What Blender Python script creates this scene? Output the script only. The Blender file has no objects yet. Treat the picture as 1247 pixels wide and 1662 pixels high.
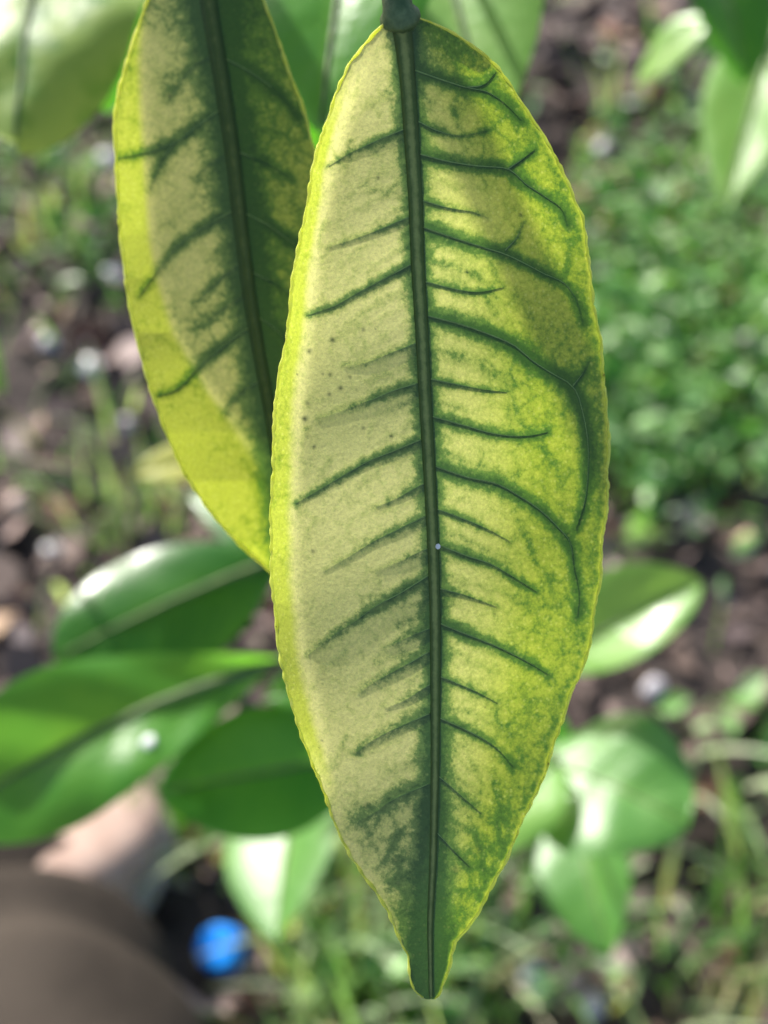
import bpy, bmesh, math, random
import numpy as np
from mathutils import Vector, Matrix, noise as mnoise

scene = bpy.context.scene
col = scene.collection
R = math.radians
random.seed(11)
rng = np.random.default_rng(11)

# ------------------------------------------------------------------ camera
W0, H0 = 1247.0, 1662.0            # size of the photograph the traced points refer to
PITCH = R(50)                      # the camera looks down by this much
CAM = Vector((0.0, 0.0, 0.835))
HALF = math.tan(R(18.4))
KP = 2 * HALF / H0                 # metres per photo pixel per metre of depth
RIGHT = Vector((1, 0, 0))
UP = Vector((0, math.sin(PITCH), math.cos(PITCH)))
FWD = Vector((0, math.cos(PITCH), -math.sin(PITCH)))
FOCUS = 0.1575

cd = bpy.data.cameras.new('camera')
cam = bpy.data.objects.new('camera', cd)
col.objects.link(cam)
cam.location = CAM
cam.rotation_euler = (math.pi / 2 - PITCH, 0, 0)
cd.sensor_fit = 'VERTICAL'
cd.sensor_height = 34.6
cd.lens = 34.6 / (2 * HALF)
cd.clip_start = 0.01
cd.clip_end = 500
cd.dof.use_dof = True
cd.dof.focus_distance = FOCUS
cd.dof.aperture_fstop = cd.lens / 2.75
cd.dof.aperture_blades = 0
scene.camera = cam

# ------------------------------------------------------------------ light
L = (RIGHT * -0.47 + UP * 0.88 - (-FWD) * 0.13).normalized()     # towards the sun
ELEV = math.asin(L.z)
world = bpy.data.worlds.new('World')
scene.world = world
world.use_nodes = True
wn = world.node_tree
bg = wn.nodes['Background']
sky = wn.nodes.new('ShaderNodeTexSky')
sky.sky_type = 'NISHITA'
sky.sun_disc = False
sky.sun_elevation = ELEV
sky.sun_rotation = math.atan2(L.x, L.y)
sky.air_density = 1.0
sky.dust_density = 2.0
wn.links.new(sky.outputs[0], bg.inputs[0])
bg.inputs[1].default_value = 0.115
sd = bpy.data.lights.new('sun', 'SUN')
sd.energy = 5.0
sd.angle = R(0.55)
sd.color = (1.0, 0.96, 0.89)
sun = bpy.data.objects.new('sun', sd)
col.objects.link(sun)
sun.location = (-1, 2, 3)
sun.rotation_euler = (-L).to_track_quat('-Z', 'Y').to_euler()

vs = scene.view_settings
vs.view_transform = 'Standard'
vs.look = 'None'
vs.gamma = 1
vs.exposure = 1.12
vs.use_curve_mapping = False
scene.cycles.use_denoising = True
scene.cycles.max_bounces = 8
scene.cycles.transmission_bounces = 6
scene.cycles.sample_clamp_indirect = 4.0


# ------------------------------------------------------------------ helpers
def P(px, py, z):
    """a point seen at photo pixel (px, py), z metres deep"""
    return CAM + RIGHT * ((px - W0 / 2) * KP * z) + UP * ((H0 / 2 - py) * KP * z) + FWD * z


def proj(p):
    d = p - CAM
    z = d.dot(FWD)
    return W0 / 2 + d.dot(RIGHT) / (KP * z), H0 / 2 - d.dot(UP) / (KP * z), z


def PN(px, py, z):
    px, py, z = np.asarray(px, float), np.asarray(py, float), np.asarray(z, float)
    a = (px - W0 / 2) * KP * z
    b = (H0 / 2 - py) * KP * z
    o = np.zeros(px.shape + (3,))
    for k in range(3):
        o[..., k] = CAM[k] + RIGHT[k] * a + UP[k] * b + FWD[k] * z
    return o


def G(px, py, h=0.0):
    """the point on the ground (or h above it) seen at photo pixel"""
    d = RIGHT * ((px - W0 / 2) * KP) + UP * ((H0 / 2 - py) * KP) + FWD
    t = (h - CAM.z) / d.z
    return CAM + d * t


def empty(name, loc, label=None, cat=None, group=None):
    o = bpy.data.objects.new(name, None)
    col.objects.link(o)
    o.location = loc
    o.empty_display_size = 0.02
    tag(o, label, cat, group)
    return o


def tag(o, label=None, cat=None, group=None, kind=None):
    if label:
        o['label'] = label
    if cat:
        o['category'] = cat
    if group:
        o['group'] = group
    if kind:
        o['kind'] = kind
    return o


def origin_of(o):
    v = Vector((0, 0, 0))
    while o is not None:
        v = v + Vector(o.location)
        o = o.parent
    return v


def mesh(name, verts, faces, mat, parent=None, smooth=True, attrs=None, loc=None):
    """one mesh object from world-space points"""
    off = origin_of(parent) if parent is not None else (Vector(loc) if loc is not None else Vector((0, 0, 0)))
    v = np.asarray([tuple(p) for p in verts] if not isinstance(verts, np.ndarray) else verts, float).reshape(-1, 3)
    v = v - np.array(off)
    me = bpy.data.meshes.new(name)
    me.from_pydata(v.tolist(), [], faces if isinstance(faces, list) else faces.tolist())
    for k, a in (attrs or {}).items():
        at = me.attributes.new(k, 'FLOAT', 'POINT')
        at.data.foreach_set('value', np.asarray(a, np.float32).ravel())
    me.materials.append(mat)
    if smooth:
        me.polygons.foreach_set('use_smooth', [True] * len(me.polygons))
    me.update()
    o = bpy.data.objects.new(name, me)
    col.objects.link(o)
    if parent is not None:
        o.parent = parent
    elif loc is not None:
        o.location = loc
    return o


def grid_faces(n, m, flip=False):
    i, j = np.meshgrid(np.arange(n - 1), np.arange(m - 1), indexing='ij')
    a = i * m + j
    q = np.stack([a, a + 1, a + m + 1, a + m], -1).reshape(-1, 4)
    return q[:, ::-1] if flip else q


def tube(points, radii, seg=8, caps=True):
    """verts, faces of a tapered tube through points"""
    pts = [Vector(p) for p in points]
    n = len(pts)
    vs_, fs = [], []
    ref = None
    for i, p in enumerate(pts):
        t = (pts[min(i + 1, n - 1)] - pts[max(i - 1, 0)]).normalized()
        if ref is None:
            ref = t.orthogonal().normalized()
        ref = (ref - t * ref.dot(t)).normalized()
        b = t.cross(ref)
        r = radii[i] if hasattr(radii, '__len__') else radii
        for k in range(seg):
            a = 2 * math.pi * k / seg
            vs_.append(p + ref * (math.cos(a) * r) + b * (math.sin(a) * r))
    for i in range(n - 1):
        for k in range(seg):
            k2 = (k + 1) % seg
            fs.append((i * seg + k, i * seg + k2, (i + 1) * seg + k2, (i + 1) * seg + k))
    if caps:
        fs.append(tuple(range(seg))[::-1])
        fs.append(tuple((n - 1) * seg + k for k in range(seg)))
    return vs_, fs


def spline(pts, n):
    """n points on a Catmull-Rom curve"""
    p = [Vector(q) for q in pts]
    p = [p[0] * 2 - p[1]] + p + [p[-1] * 2 - p[-2]]
    out = []
    m = len(p) - 3
    for i in range(n):
        t = i / (n - 1) * m
        k = min(int(t), m - 1)
        f = t - k
        a, b, c, d = p[k], p[k + 1], p[k + 2], p[k + 3]
        out.append(0.5 * ((2 * b) + (c - a) * f + (2 * a - 5 * b + 4 * c - d) * f * f + (3 * b - a - 3 * c + d) * f ** 3))
    return out


def sm(a, b, x):
    t = np.clip((x - a) / (b - a), 0, 1)
    return t * t * (3 - 2 * t)


# ------------------------------------------------------------------ materials
def new_mat(name):
    m = bpy.data.materials.new(name)
    m.use_nodes = True
    nt = m.node_tree
    nt.nodes.clear()
    out = nt.nodes.new('ShaderNodeOutputMaterial')
    return m, nt, out


class NT:
    def __init__(self, nt):
        self.nt = nt

    def n(self, typ, **kw):
        o = self.nt.nodes.new(typ)
        for k, v in kw.items():
            setattr(o, k, v)
        return o

    def l(self, a, b):
        self.nt.links.new(a, b)

    def val(self, x, sock):
        if isinstance(x, (int, float)):
            sock.default_value = x
        else:
            self.l(x, sock)

    def math(self, op, a, b=0.0, clamp=False):
        o = self.n('ShaderNodeMath', operation=op, use_clamp=clamp)
        self.val(a, o.inputs[0])
        self.val(b, o.inputs[1])
        return o.outputs[0]

    def attr(self, name, out='Fac'):
        o = self.n('ShaderNodeAttribute', attribute_name=name)
        return o.outputs[out]

    def noise(self, scale, detail=3, rough=0.6, vec=None, dist=0.0):
        o = self.n('ShaderNodeTexNoise')
        o.inputs['Scale'].default_value = scale
        o.inputs['Detail'].default_value = detail
        o.inputs['Roughness'].default_value = rough
        o.inputs['Distortion'].default_value = dist
        if vec is None:
            vec = self.coord()
        self.l(vec, o.inputs['Vector'])
        return o.outputs['Fac']

    def coord(self):
        if not hasattr(self, '_c'):
            self._c = self.n('ShaderNodeTexCoord').outputs['Object']
        return self._c

    def vor(self, scale, feat='F1', out='Distance'):
        o = self.n('ShaderNodeTexVoronoi', feature=feat)
        o.inputs['Scale'].default_value = scale
        self.l(self.coord(), o.inputs['Vector'])
        return o.outputs[out]

    def ramp(self, fac, stops, interp='LINEAR'):
        o = self.n('ShaderNodeValToRGB')
        o.color_ramp.interpolation = interp
        e = o.color_ramp.elements
        while len(e) < len(stops):
            e.new(0.5)
        for k, (p, c) in enumerate(stops):
            e[k].position = p
            e[k].color = (c[0], c[1], c[2], 1) if hasattr(c, '__len__') else (c, c, c, 1)
        self.l(fac, o.inputs[0])
        return o.outputs[0]

    def mix(self, fac, a, b, blend='MIX'):
        o = self.n('ShaderNodeMix', data_type='RGBA', blend_type=blend)
        self.val(fac, o.inputs[0])
        for x, s in ((a, o.inputs[6]), (b, o.inputs[7])):
            if hasattr(x, '__len__'):
                s.default_value = (x[0], x[1], x[2], 1)
            else:
                self.l(x, s)
        return o.outputs[2]

    def bump(self, h, strength, dist):
        o = self.n('ShaderNodeBump')
        o.inputs['Strength'].default_value = strength
        o.inputs['Distance'].default_value = dist
        self.l(h, o.inputs['Height'])
        return o.outputs[0]


def leaf_shader(T, out, refl, trans, wt, rough, spec, normal=None, coat=0.0):
    pr = T.n('ShaderNodeBsdfPrincipled')
    for x, s in ((refl, pr.inputs['Base Color']),):
        if hasattr(x, '__len__'):
            s.default_value = (*x, 1)
        else:
            T.l(x, s)
    T.val(rough, pr.inputs['Roughness'])
    pr.inputs['Specular IOR Level'].default_value = spec
    if coat:
        pr.inputs['Coat Weight'].default_value = coat
        pr.inputs['Coat Roughness'].default_value = 0.18
    tr = T.n('ShaderNodeBsdfTranslucent')
    if hasattr(trans, '__len__'):
        tr.inputs[0].default_value = (*trans, 1)
    else:
        T.l(trans, tr.inputs[0])
    if normal is not None:
        T.l(normal, pr.inputs['Normal'])
        T.l(normal, tr.inputs['Normal'])
    mx = T.n('ShaderNodeMixShader')
    T.val(wt, mx.inputs[0])
    T.l(pr.outputs[0], mx.inputs[1])
    T.l(tr.outputs[0], mx.inputs[2])
    T.l(mx.outputs[0], out.inputs[0])


def chlorotic_material(name):
    """yellowed citrus leaf that stays green along its veins"""
    m, nt, out = new_mat(name)
    T = NT(nt)
    vein = T.attr('vein')
    pale = T.attr('pale')
    fine = T.noise(2300, 2, 0.75)
    med = T.noise(620, 4, 0.7)
    big = T.noise(130, 3, 0.6)
    net = T.ramp(T.vor(520, 'DISTANCE_TO_EDGE'), [(0.0, 1.0), (0.22, 0.0)])
    net = T.math('MULTIPLY', net, T.math('MULTIPLY', big, 0.26))
    f = T.math('ADD', T.math('ADD', vein, net), T.math('MULTIPLY', T.math('SUBTRACT', med, 0.5), 0.55))
    f = T.math('ADD', f, T.math('MULTIPLY', T.math('SUBTRACT', fine, 0.5), 0.6))
    f = T.math('ADD', f, T.math('MULTIPLY', T.math('SUBTRACT', big, 0.5), 0.6), clamp=True)
    a_refl = T.ramp(f, [(0.06, (0.46, 0.47, 0.11)), (0.30, (0.33, 0.39, 0.075)), (0.52, (0.12, 0.22, 0.04)), (0.85, (0.05, 0.11, 0.026))])
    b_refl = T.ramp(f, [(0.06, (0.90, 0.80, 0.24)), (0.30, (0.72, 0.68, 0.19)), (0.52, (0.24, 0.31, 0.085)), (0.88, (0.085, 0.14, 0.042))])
    refl = T.mix(pale, a_refl, b_refl)  # paler blade colour: mostly sky reflection put into the pigment
    tr = T.ramp(f, [(0.06, (0.50, 0.60, 0.035)), (0.30, (0.30, 0.42, 0.012)), (0.54, (0.105, 0.23, 0.014)), (0.88, (0.045, 0.125, 0.012))])
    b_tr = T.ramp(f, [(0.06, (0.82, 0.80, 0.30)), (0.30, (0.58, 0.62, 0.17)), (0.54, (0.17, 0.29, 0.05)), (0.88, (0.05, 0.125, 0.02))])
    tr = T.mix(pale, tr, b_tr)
    gl = T.vor(1500)
    dot = T.ramp(gl, [(0.08, 1.0), (0.30, 0.0)])
    lift = T.math('MULTIPLY', dot, T.math('SUBTRACT', 0.34, T.math('MULTIPLY', f, 0.3)))
    tr = T.mix(lift, tr, (0.86, 0.92, 0.20))
    refl = T.mix(T.math('MULTIPLY', lift, 0.7), refl, (0.66, 0.70, 0.34))
    grain = T.ramp(T.noise(3100, 2, 0.8), [(0.32, 0.86), (0.68, 1.12)])
    refl = T.mix(1.0, refl, grain, 'MULTIPLY')
    tr = T.mix(1.0, tr, grain, 'MULTIPLY')
    spot = T.attr('spot')
    refl = T.mix(spot, refl, (0.03, 0.055, 0.03))
    tr = T.mix(spot, tr, (0.02, 0.05, 0.01))
    h = T.math('ADD', T.noise(2600, 2, 0.7), T.math('MULTIPLY', dot, 0.25))
    bmp = T.bump(h, 0.26, 0.00014)
    rg = T.math('ADD', T.math('MULTIPLY', med, 0.3), 0.30)
    leaf_shader(T, out, refl, tr, T.math('SUBTRACT', 0.5, T.math('MULTIPLY', pale, 0.14)), rg, 0.5, bmp)
    return m


def green_leaf_material(name, refl, refl2, trans, trans2, wt=0.42, rough=0.26, scale=60, coat=0.35, spec=0.5, contrast=1.2):
    m, nt, out = new_mat(name)
    T = NT(nt)
    v = T.attr('vein')
    nz = T.noise(scale, 3, 0.55)
    f = T.math('ADD', T.math('MULTIPLY', v, 0.6), T.math('MULTIPLY', T.math('SUBTRACT', nz, 0.35 if contrast < 2 else 0.45), contrast), clamp=True)
    a = T.mix(f, refl, refl2)
    b = T.mix(f, trans, trans2)
    bmp = T.bump(T.math('ADD', T.noise(420, 3, 0.6), T.math('MULTIPLY', v, 1.3)), 0.35, 0.0006)
    leaf_shader(T, out, a, b, wt, rough, spec, bmp, coat)
    return m


def simple_material(name, c1, c2, scale, rough=0.7, bump=0.3, dist=0.002, spec=0.3, detail=4, stops=(0.35, 0.65)):
    m, nt, out = new_mat(name)
    T = NT(nt)
    nz = T.noise(scale, detail, 0.6)
    c = T.ramp(nz, [(stops[0], c1), (stops[1], c2)])
    pr = T.n('ShaderNodeBsdfPrincipled')
    T.l(c, pr.inputs['Base Color'])
    pr.inputs['Roughness'].default_value = rough
    pr.inputs['Specular IOR Level'].default_value = spec
    T.l(T.bump(nz, bump, dist), pr.inputs['Normal'])
    T.l(pr.outputs[0], out.inputs[0])
    return m


M = {}
M['chlorotic'] = chlorotic_material('yellowed citrus blade')
M['green'] = green_leaf_material('dark green citrus leaf', (0.026, 0.125, 0.016), (0.07, 0.21, 0.022), (0.10, 0.38, 0.015), (0.18, 0.50, 0.025), rough=0.33, coat=0.1, spec=0.38)
M['fresh'] = green_leaf_material('fresh green citrus leaf', (0.055, 0.22, 0.022), (0.13, 0.33, 0.03), (0.21, 0.56, 0.04), (0.32, 0.68, 0.05), rough=0.33, coat=0.15, spec=0.42)
M['lime'] = green_leaf_material('pale green citrus leaf', (0.16, 0.36, 0.06), (0.26, 0.44, 0.10), (0.38, 0.68, 0.08), (0.50, 0.76, 0.15), rough=0.36, coat=0.1)
M['mottled'] = green_leaf_material('mottled citrus leaf', (0.24, 0.36, 0.08), (0.07, 0.19, 0.025), (0.55, 0.70, 0.12), (0.20, 0.48, 0.03), scale=110, rough=0.45, coat=0.0, contrast=4.0, spec=0.25)
M['satin'] = green_leaf_material('satin green citrus leaf', (0.08, 0.25, 0.04), (0.13, 0.34, 0.05), (0.22, 0.58, 0.05), (0.34, 0.70, 0.08), rough=0.42, coat=0.0, spec=0.8)
M['yellow'] = green_leaf_material('yellow citrus leaf', (0.42, 0.42, 0.07), (0.34, 0.38, 0.06), (0.7, 0.68, 0.06), (0.5, 0.6, 0.05), rough=0.45, coat=0.0)


def rib_material():
    m, nt, out = new_mat('green midrib')
    T = NT(nt)
    t = T.attr('rib')
    nz = T.noise(900, 3, 0.7)
    f = T.math('ADD', t, T.math('MULTIPLY', T.math('SUBTRACT', nz, 0.5), 0.6), clamp=True)
    c = T.ramp(f, [(0.04, (0.30, 0.33, 0.10)), (0.35, (0.095, 0.135, 0.035)), (0.95, (0.045, 0.078, 0.020))])
    leaf_shader(T, out, c, (0.10, 0.26, 0.03), 0.22, 0.55, 0.25, T.bump(nz, 0.6, 0.0003))
    return m


M['rib'] = rib_material()


def cord_material():
    m, nt, out = new_mat('green lateral vein')
    T = NT(nt)
    nz = T.noise(1100, 3, 0.7)
    c = T.ramp(nz, [(0.35, (0.15, 0.23, 0.06)), (0.65, (0.26, 0.36, 0.10))])
    leaf_shader(T, out, c, (0.30, 0.60, 0.04), 0.15, 0.4, 0.4, T.bump(nz, 0.5, 0.0002))
    return m


M['cord'] = cord_material()


def margin_material():
    m, nt, out = new_mat('pale leaf margin')
    T = NT(nt)
    nz = T.noise(700, 3, 0.7)
    c = T.ramp(nz, [(0.25, (0.16, 0.09, 0.04)), (0.31, (0.62, 0.66, 0.12)), (0.7, (0.84, 0.87, 0.28))])
    tr = T.ramp(nz, [(0.25, (0.16, 0.09, 0.04)), (0.31, (0.86, 0.92, 0.12)), (0.7, (0.97, 0.99, 0.34))])
    leaf_shader(T, out, c, tr, 0.6, 0.4, 0.4, T.bump(nz, 0.4, 0.0002))
    return m


M['margin'] = margin_material()
M['petiole'] = simple_material('citrus petiole', (0.045, 0.085, 0.03), (0.12, 0.17, 0.07), 700, 0.5, 0.5, 0.0004)
M['bark'] = simple_material('citrus bark', (0.075, 0.07, 0.045), (0.20, 0.175, 0.125), 120, 0.8, 0.6, 0.004)
M['twig'] = simple_material('green twig', (0.05, 0.09, 0.03), (0.13, 0.17, 0.06), 300, 0.6, 0.4, 0.001)

# ------------------------------------------------------------------ ground
def soil_material():
    m, nt, out = new_mat('garden soil')
    T = NT(nt)
    n1 = T.noise(9, 5, 0.6)
    n2 = T.noise(70, 5, 0.7)
    f = T.math('ADD', T.math('MULTIPLY', n1, 0.5), T.math('MULTIPLY', n2, 0.5))
    c = T.ramp(f, [(0.30, (0.020, 0.014, 0.011)), (0.5, (0.055, 0.039, 0.032)), (0.66, (0.13, 0.095, 0.082))])
    pr = T.n('ShaderNodeBsdfPrincipled')
    T.l(c, pr.inputs['Base Color'])
    pr.inputs['Roughness'].default_value = 0.9
    T.l(T.bump(n2, 0.8, 0.01), pr.inputs['Normal'])
    T.l(pr.outputs[0], out.inputs[0])
    return m


M['soil'] = soil_material()


def ground_h(x, y):
    r = math.hypot(x, y - 0.6)
    f = min(1.0, max(0.0, (3.5 - r) / 1.5))
    return f * (0.016 * mnoise.noise((x * 6, y * 6, 0.3)) + 0.008 * mnoise.noise((x * 19, y * 19, 1.7)) + 0.004 * mnoise.noise((x * 55, y * 55, 4.1)))


def axis_samples(lo, hi, fine, far):
    a = list(np.arange(lo, hi + 1e-6, fine))
    s = fine
    while a[-1] < far:
        s *= 1.35
        a.append(a[-1] + s)
    s = fine
    while a[0] > -far:
        s *= 1.35
        a.insert(0, a[0] - s)
    return np.array(a)


gx = axis_samples(-0.9, 0.9, 0.009, 60)
gy = axis_samples(0.0, 1.9, 0.009, 60)
gv = [(x, y, ground_h(x, y)) for x in gx for y in gy]
o = mesh('ground', gv, grid_faces(len(gx), len(gy), True), M['soil'])
tag(o, 'brown garden soil strewn with litter', 'ground', kind='structure')


# ------------------------------------------------------------------ traced leaves
def smooth_interp(pts, ys, k=9):
    ys = np.asarray(ys, float)
    p = np.array(sorted(pts, key=lambda q: q[1]), float)
    yy = np.arange(ys.min() - 60, ys.max() + 60, 1.0)
    xx = np.interp(yy, p[:, 1], p[:, 0])
    g = np.exp(-0.5 * (np.arange(-30, 31) / k) ** 2)
    g /= g.sum()
    pad = np.concatenate([np.full(30, xx[0]), xx, np.full(30, xx[-1])])
    xs = np.convolve(pad, g, 'valid')
    return np.interp(ys, yy, xs)


def seg_dist(px, py, line):
    """distance to a polyline and how far along it (0..1) the nearest point is"""
    line = np.array(line, float)
    seg = np.diff(line, axis=0)
    ln = np.hypot(seg[:, 0], seg[:, 1])
    cum = np.concatenate([[0], np.cumsum(ln)])
    best = np.full(px.shape, 1e9)
    along = np.zeros(px.shape)
    for k in range(len(seg)):
        ax, ay = line[k]
        t = np.clip(((px - ax) * seg[k, 0] + (py - ay) * seg[k, 1]) / (ln[k] ** 2 + 1e-9), 0, 1)
        d = np.hypot(px - ax - t * seg[k, 0], py - ay - t * seg[k, 1])
        b = d < best
        best[b] = d[b]
        along[b] = ((cum[k] + t * ln[k]) / cum[-1])[b]
    return best, along


def curve2(line, n):
    return [(p.x, p.y) for p in spline([Vector((a, b, 0)) for a, b in line], n)]


def zoom(origin, pts, s=0.4812):
    return [(origin[0] + s * a, origin[1] + s * b) for a, b in pts]


def tri_noise(x, seed):
    r = np.random.default_rng(seed)
    k = np.arange(int(x.min()) - 2, int(x.max()) + 3)
    v = r.uniform(-1, 1, len(k))
    return np.interp(x, k, v)


def traced_leaf(name, parent, left, right, midrib, y0, y1, zfun, veins, mat, nrow, ncol, vein_attr, sky_pale_attr,
                spots, rib_w, seed, label, rib_off=0.0, scallop=2.1, vein_r=0.000095, margin_r=0.00015, rib_h=0.00042):
    ys = np.linspace(y0, y1, nrow)
    xl = smooth_interp(left, ys, 6)
    xr = smooth_interp(right, ys, 6)
    xm = smooth_interp(midrib, ys, 14)
    # crenulate margin: small rounded teeth of uneven length, wider apart swellings
    def teeth(off):
        warp = ys / 15.0 + 1.4 * tri_noise(ys / 40.0, seed + off)
        return scallop * (np.abs(np.sin(warp * math.pi / 2)) - 0.6) + 1.4 * scallop * tri_noise(ys / 55.0, seed + off + 5)
    fade = sm(y0, y0 + 40, ys) * (1 - sm(y1 - 25, y1, ys))
    xl = xl - teeth(1) * fade
    xr = xr + teeth(2) * fade
    xl = np.minimum(xl, xm - 0.5)
    xr = np.maximum(xr, xm + 0.5)
    half = ncol // 2
    # columns: left margin .. midrib .. right margin
    s = np.linspace(0, 1, half + 1)
    XL = xl[:, None] + (xm - xl)[:, None] * s[None, :]
    XR = xm[:, None] + (xr - xm)[:, None] * s[None, 1:]
    X = np.concatenate([XL, XR], 1)
    U = np.concatenate([np.repeat((s - 1)[None, :], nrow, 0), np.repeat(s[None, 1:], nrow, 0)], 1)
    Y = np.repeat(ys[:, None], X.shape[1], 1)
    MX = np.repeat(xm[:, None], X.shape[1], 1)
    def zpix(px, py):
        return zfun(px, py, np.interp(py, ys, xm), np.interp(py, ys, xl), np.interp(py, ys, xr))
    dmin = np.full(X.shape, 0.0)
    for (ln, w0, w1, s0, s1) in veins:
        d, t = seg_dist(X, Y, curve2(ln, 14))
        w = 1.2 * (w0 + (w1 - w0) * t)
        st = 0.86 * (s0 + (s1 - s0) * t)
        dmin = np.maximum(dmin, st * np.exp(-(d / w) ** 2))
    V = vein_attr(X, Y, U, MX, dmin)
    PA = sky_pale_attr(X, Y, U, MX)
    SP = np.zeros(X.shape)
    for (sx, sy, sr, ss) in spots:
        SP = np.maximum(SP, ss * np.exp(-(np.hypot(X - sx, Y - sy) / (sr * 0.62)) ** 2))
    Z = zpix(X, Y) + 0.00009 * np.where(True, dmin, 0)    # veins sunk a touch into the blade
    pts = PN(X, Y, Z)
    blade = mesh(name, pts, grid_faces(nrow, X.shape[1]), mat, parent,
                 attrs={'vein': V, 'pale': PA, 'spot': SP})
    if label:
        blade['label'] = label
    # midrib: a low ridge with a shallow central channel
    ry = np.linspace(y0, y1 - 4, 260)
    rx = np.interp(ry, ys, xm)
    prof = [(-1.0, -0.35), (-0.86, 0.25), (-0.62, 0.75), (-0.34, 0.86), (-0.12, 0.55), (0.12, 0.55), (0.34, 0.86), (0.62, 0.75), (0.86, 0.25), (1.0, -0.35)]
    rv, ra = [], []
    w = np.interp(ry, [q[0] for q in rib_w], [q[1] for q in rib_w])
    for i in range(len(ry)):
        hh = rib_h * (0.35 + 0.65 * w[i] / max(q[1] for q in rib_w))
        for (t, h) in prof:
            px = rx[i] + t * w[i]
            z = float(zpix(np.array([px]), np.array([ry[i]]))[0]) - h * hh
            rv.append(P(px, ry[i], z))
            ra.append(abs(t) ** 1.5 + rib_off)
    mesh('midrib', rv, grid_faces(len(ry), len(prof)), M['rib'], blade, attrs={'rib': ra})
    # lateral veins: fine raised cords
    for (ln, w0, w1, s0, s1) in veins:
        if s0 < 0.5:
            continue
        c = curve2(ln, 26)
        vp, rr = [], []
        for k, (a, b) in enumerate(c):
            z = float(zpix(np.array([a]), np.array([b]))[0])
            r = vein_r * (1.15 - 0.8 * k / 25)
            vp.append(P(a, b, z + r * 0.7 + 0.00006))
            rr.append(r)
        tv, tf = tube(vp, rr, 6)
        mesh('vein', tv, tf, M['cord'], blade)
    # margin: thickened pale rim, one cord on each side
    for side, xe in ((-1, xl), (1, xr)):
        idx = range(0, nrow, 2)
        mp = [P(xe[i], ys[i], float(zpix(np.array([xe[i]]), np.array([ys[i]]))[0])) for i in idx]
        nz = tri_noise(ys / 9.0, seed + 20 + side)
        mr = [margin_r * (1.0 + 0.55 * nz[i]) * (0.5 + 0.5 * fade[i]) for i in idx]
        tv, tf = tube(mp, mr, 6)
        mesh('margin', tv, tf, M['margin'], blade)
    blade['_z'] = 0.0
    del blade['_z']
    return blade, zpix


tree_base = Vector((0.95, 0.95, 0.0))
tree = empty('citrus_tree', tree_base, 'citrus tree whose low twigs hold yellowed green-veined leaves in the foreground', 'tree')

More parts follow.
